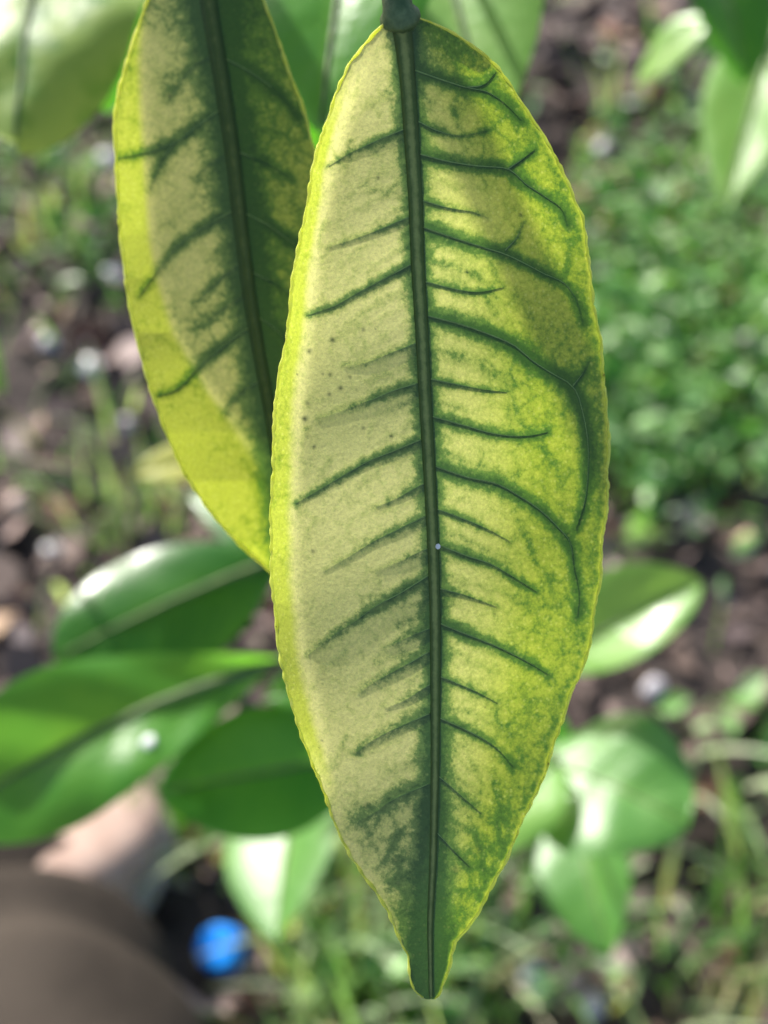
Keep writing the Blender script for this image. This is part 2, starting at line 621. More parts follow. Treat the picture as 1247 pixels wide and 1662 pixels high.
# --- main leaf
Rr = (420, 0)
A2 = (420, 500)
A3 = (420, 1050)
B = 13
main_veins = [
    # right half
    (zoom(Rr, [(520, 235), (620, 270), (700, 295), (770, 310), (830, 350), (885, 405)]), 15, 9, 0.95, 0.5),
    (zoom(Rr, [(700, 295), (760, 285), (800, 240)]), 9, 6, 0.5, 0.25),
    (zoom(Rr, [(520, 400), (600, 440), (680, 458), (770, 440)]), 10, 6, 0.75, 0.35),
    (zoom(Rr, [(525, 515), (640, 545), (740, 560), (840, 570), (900, 620), (960, 660), (1020, 705), (1040, 760)]), 15, 8, 1.0, 0.55),
    (zoom(Rr, [(840, 570), (885, 540), (930, 505)]), 8, 6, 0.8, 0.45),
    (zoom(Rr, [(530, 670), (640, 702), (720, 715), (775, 735)]), 11, 6, 0.8, 0.35),
    (zoom(Rr, [(535, 760), (650, 800), (750, 832), (830, 857), (900, 890), (960, 922), (1030, 955), (1070, 1010), (1092, 1085)]), 15, 8, 1.05, 0.6),
    (zoom(Rr, [(830, 845), (870, 800), (893, 745)]), 8, 5, 0.7, 0.3),
    (zoom(Rr, [(1030, 955), (1045, 880), (1050, 820)]), 6, 5, 0.48, 0.3),
    (zoom(Rr, [(540, 945), (660, 975), (740, 985), (825, 968)]), 11, 6, 0.8, 0.35),
    (zoom(A2, [(545, 20), (680, 55), (780, 90), (860, 125), (920, 175), (980, 215), (1060, 265), (1090, 340), (1110, 450), (1110, 560), (1098, 660), (1070, 745)]), 15, 9, 1.1, 0.65),
    (zoom(A2, [(1060, 262), (1095, 215), (1115, 175)]), 8, 6, 0.7, 0.3),
    (zoom(A2, [(560, 235), (680, 260), (760, 275), (835, 282)]), 10, 6, 0.8, 0.3),
    (zoom(A2, [(565, 360), (700, 398), (800, 425), (900, 432), (975, 418)]), 12, 8, 0.9, 0.5),
    (zoom(A2, [(570, 525), (700, 570), (800, 592), (880, 635), (950, 682), (1010, 740), (1050, 790), (1062, 870), (1080, 960), (1075, 1040)]), 15, 8, 1.1, 0.5),
    (zoom(A2, [(580, 670), (700, 715), (780, 750), (845, 785)]), 11, 7, 0.8, 0.35),
    (zoom(A2, [(585, 790), (700, 835), (780, 862), (850, 902), (935, 955)]), 13, 7, 1.0, 0.4),
    (zoom(A2, [(590, 940), (700, 970), (800, 1005)]), 10, 6, 0.75, 0.3),
    (zoom(A2, [(590, 1055), (700, 1100), (800, 1140), (900, 1190), (975, 1235)]), 14, 8, 1.05, 0.55),
    (zoom(A3, [(600, 95), (720, 145), (805, 188)]), 11, 7, 0.8, 0.35),
    (zoom(A3, [(600, 235), (720, 290), (800, 340), (855, 400)]), 13, 8, 0.9, 0.4),
    (zoom(A3, [(600, 430), (680, 500), (750, 560)]), 12, 9, 0.6, 0.4),
    (zoom(A3, [(595, 620), (660, 690), (710, 740)]), 12, 9, 0.6, 0.4),
    # left half
    (zoom(Rr, [(500, 300), (420, 330), (350, 370)]), 9, 6, 0.45, 0.2),
    (zoom(Rr, [(505, 430), (420, 465), (350, 497), (285, 530), (235, 562)]), 11, 7, 0.9, 0.5),
    (zoom(Rr, [(505, 612), (430, 635), (330, 650)]), 8, 5, 0.47, 0.2),
    (zoom(Rr, [(510, 730), (420, 770), (340, 800), (235, 832)]), 11, 6, 0.8, 0.35),
    (zoom(Rr, [(520, 888), (420, 942), (340, 985), (260, 1030), (165, 1065)]), 11, 8, 0.95, 0.6),
    (zoom(A2, [(540, 115), (440, 155), (360, 185), (285, 195)]), 10, 6, 0.7, 0.3),
    (zoom(A2, [(545, 250), (450, 280), (380, 310), (300, 340), (195, 375)]), 13, 8, 0.85, 0.4),
    (zoom(A2, [(555, 440), (460, 480), (380, 512), (300, 556), (210, 610), (125, 660)]), 11, 7, 1.0, 0.6),
    (zoom(A2, [(560, 590), (470, 640), (395, 670)]), 13, 8, 0.7, 0.35),
    (zoom(A2, [(565, 700), (460, 752), (380, 792), (300, 840), (215, 885)]), 13, 8, 0.85, 0.3),
    (zoom(A2, [(570, 810), (480, 852), (390, 885)]), 11, 7, 0.6, 0.25),
    (zoom(A2, [(575, 900), (480, 960), (400, 1002), (320, 1060), (240, 1112), (165, 1172)]), 14, 8, 0.95, 0.45),
    (zoom(A2, [(575, 1080), (500, 1112), (425, 1145)]), 13, 8, 0.7, 0.3),
    (zoom(A3, [(575, 15), (480, 70), (400, 112), (330, 155)]), 15, 9, 0.75, 0.3),
    (zoom(A3, [(580, 125), (500, 175), (425, 205)]), 13, 9, 0.6, 0.3),
    (zoom(A3, [(580, 222), (470, 272), (390, 312), (325, 355)]), 18, 11, 0.8, 0.4),
    (zoom(A3, [(575, 460), (460, 512), (395, 555), (330, 590)]), 20, 12, 0.75, 0.4),
]
rv_ = random.Random(21)
for side in (-1, 1):
    yv = 95.0
    while yv < 1440:
        mx_ = float(np.interp(yv, [24, 130, 330, 520, 760, 1020, 1280, 1500], [648, 662, 675, 684, 697, 707, 706, 698]))
        wd_ = 240 if 250 < yv < 1150 else 130
        ln_ = rv_.uniform(0.25, 0.75) * wd_
        sl_ = rv_.uniform(0.18, 0.36) if side > 0 else rv_.uniform(0.35, 0.55)
        a_ = (mx_ + side * 4, yv)
        b_ = (mx_ + side * ln_ * 0.5, yv + ln_ * 0.5 * sl_ + rv_.uniform(-6, 6))
        c_ = (mx_ + side * ln_, yv + ln_ * sl_ * 1.15 + rv_.uniform(-12, 12))
        main_veins.append(([a_, b_, c_], rv_.uniform(7, 10), rv_.uniform(5, 9), rv_.uniform(0.3, 0.49), 0.12))
        if rv_.random() < 0.6:
            t_ = rv_.uniform(0.3, 0.8)
            p_ = (mx_ + side * wd_ * t_, yv + wd_ * t_ * sl_)
            main_veins.append(([p_, (p_[0] + side * rv_.uniform(5, 25), p_[1] + rv_.uniform(25, 45)), (p_[0] + side * rv_.uniform(0, 40), p_[1] + rv_.uniform(50, 80))], 7, 5, rv_.uniform(0.2, 0.4), 0.15))
        yv += rv_.uniform(26, 46)
main_left = [(640, 26), (625, 37), (600, 65), (570, 100), (550, 145), (535, 190), (520, 235), (508, 280), (495, 340), (485, 400), (475, 450),
             (468, 500), (460, 570), (450, 650), (444, 740), (440, 830), (440, 900), (444, 980), (455, 1060), (470, 1120), (490, 1190),
             (510, 1240), (530, 1290), (545, 1340), (570, 1390), (600, 1430), (622, 1465), (645, 1520), (663, 1552), (666, 1585), (671, 1608), (686, 1619), (699, 1624)]
main_right = [(660, 24), (700, 35), (735, 52), (770, 75), (805, 105), (835, 145), (860, 185), (885, 225), (905, 265), (925, 305), (945, 350),
              (950, 400), (958, 450), (965, 500), (975, 550), (977, 600), (983, 660), (987, 720), (988, 790), (982, 850), (975, 920), (968, 980),
              (958, 1040), (940, 1105), (926, 1120), (915, 1160), (895, 1220), (885, 1260), (868, 1295), (845, 1340), (820, 1400), (790, 1455),
              (765, 1500), (741, 1526), (734, 1560), (724, 1592), (713, 1618), (701, 1625)]
main_mid = [(648, 24), (655, 60), (662, 130), (668, 220), (675, 330), (678, 430), (684, 520), (690, 640), (697, 760), (704, 900), (707, 1020),
            (707, 1150), (706, 1280), (703, 1400), (698, 1500), (699, 1580), (700, 1624)]
main_crease = [(628, 20), (600, 110), (568, 180), (546, 260), (530, 340), (516, 420), (508, 500), (500, 570), (492, 650), (484, 740), (478, 830), (477, 900),
               (484, 980), (500, 1060), (514, 1120), (526, 1190), (536, 1240), (545, 1290), (560, 1340)]
crease_y = np.array([q[1] for q in main_crease], float)
crease_x = np.array([q[0] for q in main_crease], float)


def soft(x, k):
    return np.log1p(np.exp(np.clip(x / k, -30, 30))) * k


def main_z(px, py, xm, xl, xr):
    px, py = np.asarray(px, float), np.asarray(py, float)
    u = (px - xm)
    s = KP * FOCUS
    z = FOCUS + 0.0005 + 0.07 * (py - 831) * s
    z = z + ((py - 831) * s) ** 2 * -0.9
    z = z + soft(u, 10) * s * 0.42 + soft(-u, 10) * s * 0.09       # a low roof: ridge towards the viewer
    z = z - soft(u - 200, 20) * s * 0.10
    xc = np.interp(py, crease_y, crease_x)
    amp = sm(60, 240, py) * (1 - sm(1180, 1330, py))
    z = z - soft(xc - px, 5) * s * 0.95 * amp                      # left margin rolls forward
    z = z + 0.00028 * np.sin(py / 58 + px / 130) + 0.0002 * np.sin(px / 37 - py / 91)
    return z


def main_vein_attr(X, Y, U, MX, d):
    halo = 0.95 * np.exp(-(np.abs(X - MX) / np.where(Y > 1150, 30, 23)) ** 2)
    v = np.maximum(d, halo)
    v = v + sm(1180, 1470, Y) * np.where(X < MX, 0.26, 0.20) * (1 - 0.5 * sm(0.6, 0.95, np.abs(U)))
    v = v + 0.20 * sm(1440, 1590, Y)
    v = v + 0.35 * (1 - sm(40, 150, Y)) * np.where(X > MX, 1.15, 0.5)
    v = v + 0.22 * sm(0.86, 1.0, U) * sm(60, 200, Y)
    v = v + 0.20 * sm(0.35, 0.9, U)
    v = v - 0.10 * sm(0.80, 0.95, -U) - 0.11 * sm(0.0, 0.25, -U) * (1 - sm(1150, 1350, Y)) + 0.06  # left half less green, adding to its painted skylight
    ed = (1 - np.abs(U)) * np.abs(X - MX) / np.maximum(np.abs(U), 0.05)
    v = v * (1 - 0.95 * np.exp(-(ed / 6.5) ** 2) * (1 - sm(0.0, 0.5, -U) * sm(1250, 1320, Y)))
    return np.clip(v, 0, 1.3)


def main_sky_pale_attr(X, Y, U, MX):
    return np.clip(np.where(U < 0, 1.0, 0.62 * (1 - sm(0.05, 0.65, U))), 0, 1) * (1 - 0.95 * sm(0.84, 0.92, -U) * sm(60, 240, Y) * (1 - sm(1180, 1330, Y))) * (1 - 0.6 * sm(1400, 1520, Y))  # left half's reflected skylight painted as paler colour, rolled strip left out


rs = random.Random(5)
main_spots = [(540, 552, 7, .9), (502, 570, 6, .8), (495, 680, 8, .9), (553, 630, 6, .9), (568, 612, 4, .9), (536, 608, 6, .7), (535, 640, 6, .7), (590, 535, 5, .6),
              (635, 708, 4, 1), (758, 442, 4.5, 1), (845, 349, 4, 1), (614, 289, 3.5, 1), (690, 510, 4, 1), (510, 725, 5, .8), (508, 895, 5, .8), (590, 695, 5, .7), (500, 655, 6, .6)]
for _ in range(24):
    main_spots.append((rs.uniform(480, 690), rs.uniform(430, 1250), rs.uniform(1.8, 3.6), rs.uniform(.25, .7)))
for _ in range(22):
    main_spots.append((rs.uniform(720, 950), rs.uniform(250, 1200), rs.uniform(2, 3.5), rs.uniform(.3, .7)))
for _ in range(9):
    main_spots.append((rs.uniform(590, 830), rs.uniform(1280, 1450), rs.uniform(6, 13), rs.uniform(.3, .6)))

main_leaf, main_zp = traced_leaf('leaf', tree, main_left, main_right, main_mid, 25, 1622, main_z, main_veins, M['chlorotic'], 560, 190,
                                 main_vein_attr, main_sky_pale_attr, main_spots,
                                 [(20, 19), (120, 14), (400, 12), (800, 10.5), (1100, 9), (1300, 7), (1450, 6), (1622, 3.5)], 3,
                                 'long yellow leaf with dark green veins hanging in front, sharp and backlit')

# petiole of the main leaf
pz = float(main_zp(np.array([648.0]), np.array([30.0]))[0])
pp = spline([P(656, 80, pz + 0.0034), P(651, 36, pz + 0.0010), P(645, 5, pz), P(640, -70, pz + 0.002), P(632, -170, pz + 0.006)], 24)
pr_ = [0.0003, 0.0006, 0.00085, 0.0011, 0.00135, 0.0016, 0.0019, 0.0021, 0.0020, 0.0018, 0.0016] + [0.0015] * 13
tv, tf = tube(pp, pr_, 14)
mesh('petiole', tv, tf, M['petiole'], main_leaf)

# --- second leaf, hanging just behind
sec_left = [(330, -262), (300, -200), (268, -100), (240, 0), (215, 70), (195, 140), (187, 190), (189, 260), (194, 350), (204, 460), (220, 540), (240, 620), (266, 690),
            (300, 770), (345, 835), (385, 880), (438, 925), (478, 962)]
sec_right = [(338, -262), (365, -180), (400, -80), (427, 0), (450, 60), (475, 130), (497, 190), (513, 255), (516, 330), (510, 400), (500, 480), (490, 560), (484, 640), (482, 740), (482, 830),
             (484, 900), (486, 962)]
sec_mid = [(333, -262), (332, -120), (338, 0), (360, 130), (378, 250), (390, 360), (405, 480), (420, 570), (435, 650), (448, 740), (460, 850), (482, 962)]
sec_crease = [(330, -262), (262, -60), (238, 0), (230, 90), (232, 170), (240, 290), (246, 380), (258, 450), (285, 540), (330, 620), (385, 700), (430, 780), (465, 880), (480, 962)]
scy = np.array([q[1] for q in sec_crease], float)
scx = np.array([q[0] for q in sec_crease], float)
ZS = 0.185


def sec_z(px, py, xm, xl, xr):
    px, py = np.asarray(px, float), np.asarray(py, float)
    s = KP * ZS
    z = ZS + 0.03 * (py - 300) * s
    z = z + 0.30 * soft(py - 600, 60) * s                       # tip bends away
    u = px - xm
    z = z + soft(-u, 10) * s * 0.05 - soft(u, 10) * s * 0.05
    xc = np.interp(py, scy, scx)
    z = z - soft(xc - px, 4) * s * 0.75
    z = z + 0.0003 * np.sin(py / 70 + px / 90)
    return z


def Q(o, pts, s=0.578):
    return zoom(o, pts, s)


So = (150, 0)
sec_veins = [
    (Q(So, [(370, 300), (300, 350), (230, 400), (145, 430), (70, 445)]), 13, 8, 0.9, 0.55),
    (Q(So, [(230, 400), (190, 460), (160, 530)]), 11, 7, 0.7, 0.4),
    (Q(So, [(400, 590), (310, 640), (240, 690), (190, 750), (130, 830)]), 14, 7, 0.95, 0.4),
    (Q(So, [(440, 920), (370, 970), (300, 1030), (240, 1090), (180, 1110)]), 13, 7, 0.95, 0.4),
    (Q(So, [(380, 430), (330, 460), (290, 500)]), 14, 10, 0.55, 0.3),
    (Q(So, [(410, 740), (340, 800), (290, 850)]), 14, 10, 0.55, 0.3),
    (Q(So, [(425, 830), (360, 870), (300, 920)]), 13, 10, 0.55, 0.3),
    (Q(So, [(465, 1070), (410, 1110), (370, 1170)]), 13, 9, 0.7, 0.3),
    (Q(So, [(345, 150), (280, 190), (215, 270)]), 16, 10, 0.6, 0.3),
    (Q(So, [(345, 150), (440, 200), (520, 260), (580, 330)]), 15, 8, 0.9, 0.5),
    (Q(So, [(390, 420), (470, 450), (560, 500)]), 13, 8, 0.7, 0.4),
    (Q(So, [(410, 590), (490, 630), (575, 690)]), 14, 9, 1.0, 0.7),
    (Q(So, [(440, 760), (500, 790), (560, 830)]), 12, 8, 0.8, 0.4),
    (Q(So, [(450, 880), (510, 920), (570, 980)]), 13, 9, 0.95, 0.5),
    (Q(So, [(470, 1100), (510, 1140), (540, 1200)]), 12, 8, 0.9, 0.4),
]


def sec_vein_shade_attr(X, Y, U, MX, d):
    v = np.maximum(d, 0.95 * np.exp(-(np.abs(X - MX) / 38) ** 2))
    v = v + 0.30 * (1 - sm(-40, 190, Y)) + 0.24 * sm(-10, 40, X - MX) * (1 - sm(600, 800, Y)) + 0.12  # right half's shade painted as greener, darker colour
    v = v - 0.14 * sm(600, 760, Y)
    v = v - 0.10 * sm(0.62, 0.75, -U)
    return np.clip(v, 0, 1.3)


def sec_sky_pale_attr(X, Y, U, MX):
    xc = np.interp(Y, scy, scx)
    return np.where(U < 0, 0.9, 0.1) * (1 - sm(620, 760, Y) * 0.7) * (1 - 0.95 * sm(-6, 12, xc - X))  # skylight on the left half painted as paler colour


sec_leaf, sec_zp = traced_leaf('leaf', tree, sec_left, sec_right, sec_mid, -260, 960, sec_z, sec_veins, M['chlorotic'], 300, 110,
                               sec_vein_shade_attr, sec_sky_pale_attr, [(276, 156, 6, .7), (412, 242, 9, .5), (318, 86, 6, .4)],
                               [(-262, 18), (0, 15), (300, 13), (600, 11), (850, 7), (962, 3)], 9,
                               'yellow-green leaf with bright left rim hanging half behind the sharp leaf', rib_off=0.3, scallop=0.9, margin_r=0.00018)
sz = float(sec_zp(np.array([333.0]), np.array([-255.0]))[0])
tv, tf = tube(spline([P(333, -235, sz), P(333, -290, sz), P(345, -380, sz + 0.004), P(380, -470, sz + 0.01)], 16), [0.0012] * 5 + [0.0015] * 11, 12)
mesh('petiole', tv, tf, M['petiole'], sec_leaf)


# ------------------------------------------------------------------ generic citrus leaves
def camv(x, y, z):
    """direction given along the picture's right, up and towards the viewer"""
    return (RIGHT * x + UP * y - FWD * z).normalized()


def width_profile(v, peak=0.45, blunt=1.0):
    a = math.sin(math.pi * v ** (math.log(0.5) / math.log(peak)))
    return max(0.0, a) ** (0.85 / blunt)


def citrus_leaf(parent, base, tip, width, nrm, mat, fold=0.2, bend=0.1, sway=0.0, wav=0.02, peak=0.45, blunt=1.0, label=None, seed=0, foldr=None,
                petiole=None, name='leaf', nv=44, nu=18):
    base, tip = P(*base), P(*tip)
    ax = tip - base
    ln = ax.length
    t = ax.normalized()
    n = nrm - t * nrm.dot(t)
    n.normalize()
    sd_ = t.cross(n)                       # to one side of the blade
    if sd_.dot(RIGHT) < 0:
        sd_ = -sd_
    foldr = fold if foldr is None else foldr
    vv, at = [], []
    for i in range(nv):
        v = i / (nv - 1)
        w = 0.5 * width * width_profile(min(max(v, 1e-4), 1 - 1e-4), peak, blunt)
        c = base + t * (ln * v) + n * (-bend * ln * (2 * v - 1) ** 2 + bend * ln) + sd_ * (sway * ln * math.sin(math.pi * v))
        for j in range(nu + 1):
            u = 2 * j / nu - 1
            f = fold if u < 0 else foldr
            hgt = f * abs(u) ** 1.25 * w - 0.12 * w * abs(u) ** 4
            hgt += wav * width * math.sin(v * 9.5 + seed + u * 1.3) * abs(u)
            hgt += 0.10 * wav * width * math.sin(v * 27 + seed * 2.1 - abs(u) * 5)
            vv.append(c + sd_ * (u * w) + n * hgt)
            lat = (0.5 + 0.5 * math.cos((v * 9 - abs(u) * 1.6) * 2 * math.pi)) ** 8
            at.append(max(math.exp(-(u * 9) ** 2), 0.55 * lat * (1 - abs(u))))
    blade = mesh(name, vv, grid_faces(nv, nu + 1), mat, parent, attrs={'vein': at})
    if label:
        blade['label'] = label
    mid = [vv[i * (nu + 1) + nu // 2] for i in range(0, nv, 3)]
    rr = [0.0010 * (1 - 0.75 * k / (len(mid) - 1)) * ln / 0.06 for k in range(len(mid))]
    tv, tf = tube(mid, rr, 6)
    mesh('midrib', tv, tf, M['twig'], blade)
    if petiole is not None:
        q = Vector(petiole)
        m_ = (base + q) / 2 + Vector((0, 0, 0.004))
        tv, tf = tube(spline([vv[(nu // 2) + 2 * (nu + 1)], base, m_, q], 12), 0.0011, 8)
        mesh('petiole', tv, tf, M['twig'], blade)
    return blade, vv


GLARE = camv(-0.34, 0.67, 0.67)           # a blade facing this way mirrors the sun to the viewer


# tree: trunk, limb and twigs (out of frame above), so the hanging leaves hang from something
def stick(name, pts, r0, r1, mat, parent, n=26, seg=10, rough=0.0, seed=1):
    c = spline(pts, n)
    rr = []
    for k in range(n):
        f = k / (n - 1)
        rr.append((r0 + (r1 - r0) * f) * (1 + rough * mnoise.noise((k * 0.7, seed, 0))))
    tv, tf = tube(c, rr, seg)
    return mesh(name, tv, tf, mat, parent), c


hub = Vector((0.05, 0.30, 1.12))
stick('trunk', [tree_base + Vector((0, 0, -0.05)), Vector((0.93, 0.93, 0.4)), Vector((0.97, 0.96, 0.8)), Vector((0.93, 0.98, 1.4)), Vector((1.0, 1.02, 2.0))], 0.055, 0.03, M['bark'], tree, 30, 16, 0.2)
stick('branch', [Vector((0.95, 0.97, 0.95)), Vector((0.7, 0.75, 1.15)), Vector((0.35, 0.45, 1.18)), hub, Vector((-0.15, 0.22, 1.05))], 0.022, 0.008, M['bark'], tree, 36, 12, 0.15)
stick('twig', [hub, Vector((0.03, 0.24, 0.98)), Vector((0.01, 0.18, 0.85)), P(632, -165, pz + 0.006)], 0.004, 0.0022, M['twig'], tree, 26)
stick('twig', [Vector((-0.03, 0.275, 1.10)), Vector((-0.02, 0.24, 0.98)), P(440, -560, sz + 0.02), P(378, -465, sz + 0.01)], 0.004, 0.002, M['twig'], tree, 26)
t1b = P(90, -190, 0.347)
stick('twig', [Vector((-0.13, 0.225, 1.06)), Vector((-0.11, 0.25, 0.95)), t1b + Vector((0.0, 0.01, 0.05)), t1b], 0.004, 0.002, M['twig'], tree, 26)
t2b = P(590, -220, 0.288)
stick('twig', [Vector((0.02, 0.285, 1.11)), Vector((0.0, 0.29, 0.98)), t2b + Vector((0.0, 0.02, 0.06)), t2b], 0.004, 0.002, M['twig'], tree, 26)
ub = P(1180, -120, 0.52)
stick('twig', [Vector((0.95, 0.955, 0.62)), Vector((0.6, 0.75, 0.72)), Vector((0.3, 0.58, 0.68)), ub], 0.010, 0.003, M['bark'], tree, 30, 10, 0.1)

# unseen leaf added above the frame, outlined to cast the second leaf's shade
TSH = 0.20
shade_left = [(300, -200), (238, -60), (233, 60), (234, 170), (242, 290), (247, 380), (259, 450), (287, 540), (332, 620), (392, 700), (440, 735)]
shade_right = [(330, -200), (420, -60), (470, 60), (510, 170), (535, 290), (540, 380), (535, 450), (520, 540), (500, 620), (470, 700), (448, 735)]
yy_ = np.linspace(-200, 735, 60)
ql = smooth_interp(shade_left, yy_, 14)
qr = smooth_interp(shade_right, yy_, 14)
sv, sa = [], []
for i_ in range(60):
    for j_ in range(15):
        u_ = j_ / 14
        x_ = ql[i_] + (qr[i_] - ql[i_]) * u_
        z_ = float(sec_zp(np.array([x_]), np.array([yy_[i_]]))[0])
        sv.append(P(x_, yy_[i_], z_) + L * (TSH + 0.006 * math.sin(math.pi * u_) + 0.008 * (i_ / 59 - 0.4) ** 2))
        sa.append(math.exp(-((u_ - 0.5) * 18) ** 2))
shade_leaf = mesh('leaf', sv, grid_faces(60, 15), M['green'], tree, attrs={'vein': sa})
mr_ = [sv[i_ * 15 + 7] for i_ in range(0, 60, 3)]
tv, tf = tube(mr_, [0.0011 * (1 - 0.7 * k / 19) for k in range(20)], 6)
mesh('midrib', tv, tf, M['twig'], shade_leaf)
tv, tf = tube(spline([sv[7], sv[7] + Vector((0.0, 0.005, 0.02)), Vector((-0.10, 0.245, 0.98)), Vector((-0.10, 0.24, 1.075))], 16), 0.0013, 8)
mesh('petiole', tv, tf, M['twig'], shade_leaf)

# leaves at the top of the picture
citrus_leaf(tree, (95, -180, 0.345), (25, 232, 0.30), 0.047, camv(-0.06, 0.32, 0.94), M['mottled'], fold=-0.12, bend=0.06, wav=0.09, peak=0.52, blunt=1.25, seed=1.0,
            label='pale mottled green leaf with puckered surface, blurred', petiole=t1b)
citrus_leaf(tree, (130, -120, 0.36), (178, 185, 0.37), 0.030, camv(0.5, -0.3, 0.8), M['green'], fold=0.2, bend=0.05, seed=1.5, petiole=t1b)
citrus_leaf(tree, (600, -200, 0.285), (520, 215, 0.25), 0.034, camv(-0.1, 0.60, 0.75), M['fresh'], fold=0.15, bend=0.08, seed=2.2, peak=0.5,
            label='mid-green leaf close behind the top of the sharp leaf, blurred', petiole=t2b)
citrus_leaf(tree, (570, -200, 0.30), (515, 262, 0.315), 0.036, camv(0.5, -0.35, 0.8), M['green'], fold=0.1, bend=0.05, seed=2.9, petiole=t2b)
citrus_leaf(tree, (690, -200, 0.34), (805, 235, 0.30), 0.038, camv(-0.34, 0.67, 0.67), M['lime'], fold=0.15, bend=0.08, seed=3.3, peak=0.5,
            label='pale glossy green leaf behind the right shoulder of the sharp leaf', petiole=t2b)
citrus_leaf(tree, (1120, -110, 0.52), (1208, 136, 0.50), 0.035, camv(0.35, 0.1, 0.9), M['green'], fold=0.25, bend=0.1, seed=4.1, blunt=1.3,
            label='dark green leaf with blunt tip above the paler blurred leaves', petiole=ub)
citrus_leaf(tree, (1275, 20, 0.57), (1178, 345, 0.53), 0.037, camv(-0.25, 0.55, 0.77), M['lime'], fold=0.22, bend=0.06, seed=4.8, petiole=ub)
citrus_leaf(tree, (1160, 20, 0.58), (1030, 140, 0.60), 0.022, camv(-0.2, 0.6, 0.75), M['lime'], fold=0.15, bend=0.06, seed=5.2, petiole=ub)
citrus_leaf(tree, (1250, 130, 0.58), (1160, 290, 0.60), 0.020, camv(-0.4, 0.5, 0.75), M['fresh'], fold=0.15, bend=0.06, seed=5.7, petiole=ub)

# ------------------------------------------------------------------ sapling with the lower leaves
sap_base = G(690, 860)
sap_base.z = ground_h(sap_base.x, sap_base.y) - 0.01
sap = empty('citrus_sapling', sap_base, 'young citrus sapling with glossy dark green leaves growing below the sharp leaf', 'sapling')
S1 = P(560, 1000, 0.43)
S2 = P(640, 1150, 0.47)
_, stem_c = stick('stem', [sap_base, P(690, 940, 0.80), P(680, 1080, 0.58), S2, S1], 0.0055, 0.0022, M['twig'], sap, 40, 10)
SR = P(800, 1180, 0.50)
stick('twig', [P(680, 1090, 0.565), P(740, 1150, 0.52), SR], 0.003, 0.002, M['twig'], sap, 14)

# left cluster
leafA, _ = citrus_leaf(sap, (455, 905, 0.475), (88, 1070, 0.455), 0.042, camv(0.0, 0.36, 0.93), M['green'], fold=-0.15, bend=0.06, wav=0.03, peak=0.58, blunt=1.6, seed=0.4,
                       label='dark green glossy oval leaf lying broadside below the yellow leaves', petiole=S1)
leafB, vB = citrus_leaf(sap, (455, 1072, 0.425), (-110, 1342, 0.40), 0.042, camv(-0.10, 0.28, 0.95), M['fresh'], fold=0.30, bend=0.05, wav=0.07, peak=0.62, blunt=1.2, seed=2.4, sway=-0.03,
                        label='broad wavy green leaf carrying one bright water drop', petiole=S1)
leafC, _ = citrus_leaf(sap, (600, 1222, 0.47), (255, 1285, 0.46), 0.040, camv(0.2, 0.15, 0.95), M['green'], fold=0.2, bend=0.05, wav=0.03, peak=0.5, blunt=1.25, seed=4.0, petiole=S2,
                       label='dark green leaf between the drop-carrying leaf and the folded glare leaf')
leafD, _ = citrus_leaf(sap, (500, 1225, 0.515), (447, 1530, 0.46), 0.047, camv(-0.60, 0.67, 0.67), M['satin'], fold=0.25, bend=0.03, wav=0.01, peak=0.42, blunt=1.1, seed=3.3,
                       label='folded leaf with a white glare on one half above the blue cap', petiole=S2)
citrus_leaf(sap, (575, 1095, 0.44), (428, 1135, 0.435), 0.016, camv(-0.2, 0.3, 0.9), M['fresh'], fold=0.2, bend=0.08, seed=5.1, petiole=S1)
citrus_leaf(sap, (490, 925, 0.43), (305, 800, 0.45), 0.015, camv(0.3, 0.2, 0.9), M['green'], fold=0.2, bend=0.08, seed=6.0, petiole=S1)
citrus_leaf(sap, (385, 735, 0.50), (218, 772, 0.49), 0.017, camv(-0.2, 0.5, 0.85), M['yellow'], fold=0.15, bend=0.05, seed=6.6, blunt=1.3,
            label='small plain yellow leaf peeping out behind the bright-rimmed leaf', petiole=S1)
# right cluster
citrus_leaf(sap, (885, 1085, 0.48), (1140, 945, 0.465), 0.030, camv(-0.20, 0.40, 0.88), M['lime'], fold=0.5, bend=0.07, peak=0.55, blunt=1.35, seed=1.1, wav=0.015,
            label='bright green cupped leaf on its own right of the sharp leaf', petiole=SR)
citrus_leaf(sap, (860, 1235, 0.48), (1118, 1340, 0.445), 0.050, camv(-0.34, 0.67, 0.67), M['satin'], fold=0.15, bend=0.10, peak=0.55, blunt=1.4, seed=2.0, wav=0.04,
            label='round glossy green leaf with strong white glare', petiole=SR)
citrus_leaf(sap, (905, 1230, 0.46), (800, 1392, 0.45), 0.024, camv(-0.25, 0.55, 0.75), M['lime'], fold=0.15, bend=0.06, seed=2.6, petiole=SR)
citrus_leaf(sap, (935, 1290, 0.57), (992, 1552, 0.53), 0.036, camv(-0.55, 0.62, 0.62), M['satin'], fold=0.42, bend=0.07, seed=3.0, peak=0.5, blunt=1.15,
            label='green leaf hanging tip down beneath the round glossy leaf', petiole=SR)
citrus_leaf(sap, (880, 1130, 0.51), (915, 1310, 0.52), 0.013, camv(0.5, -0.2, 0.8), M['green'], fold=0.2, bend=0.06, seed=3.9, petiole=SR)
citrus_leaf(sap, (-90, 480, 0.47), (10, 640, 0.46), 0.014, camv(-0.3, 0.5, 0.8), M['lime'], fold=0.2, bend=0.06, seed=4.4, petiole=P(-140, 420, 0.48))


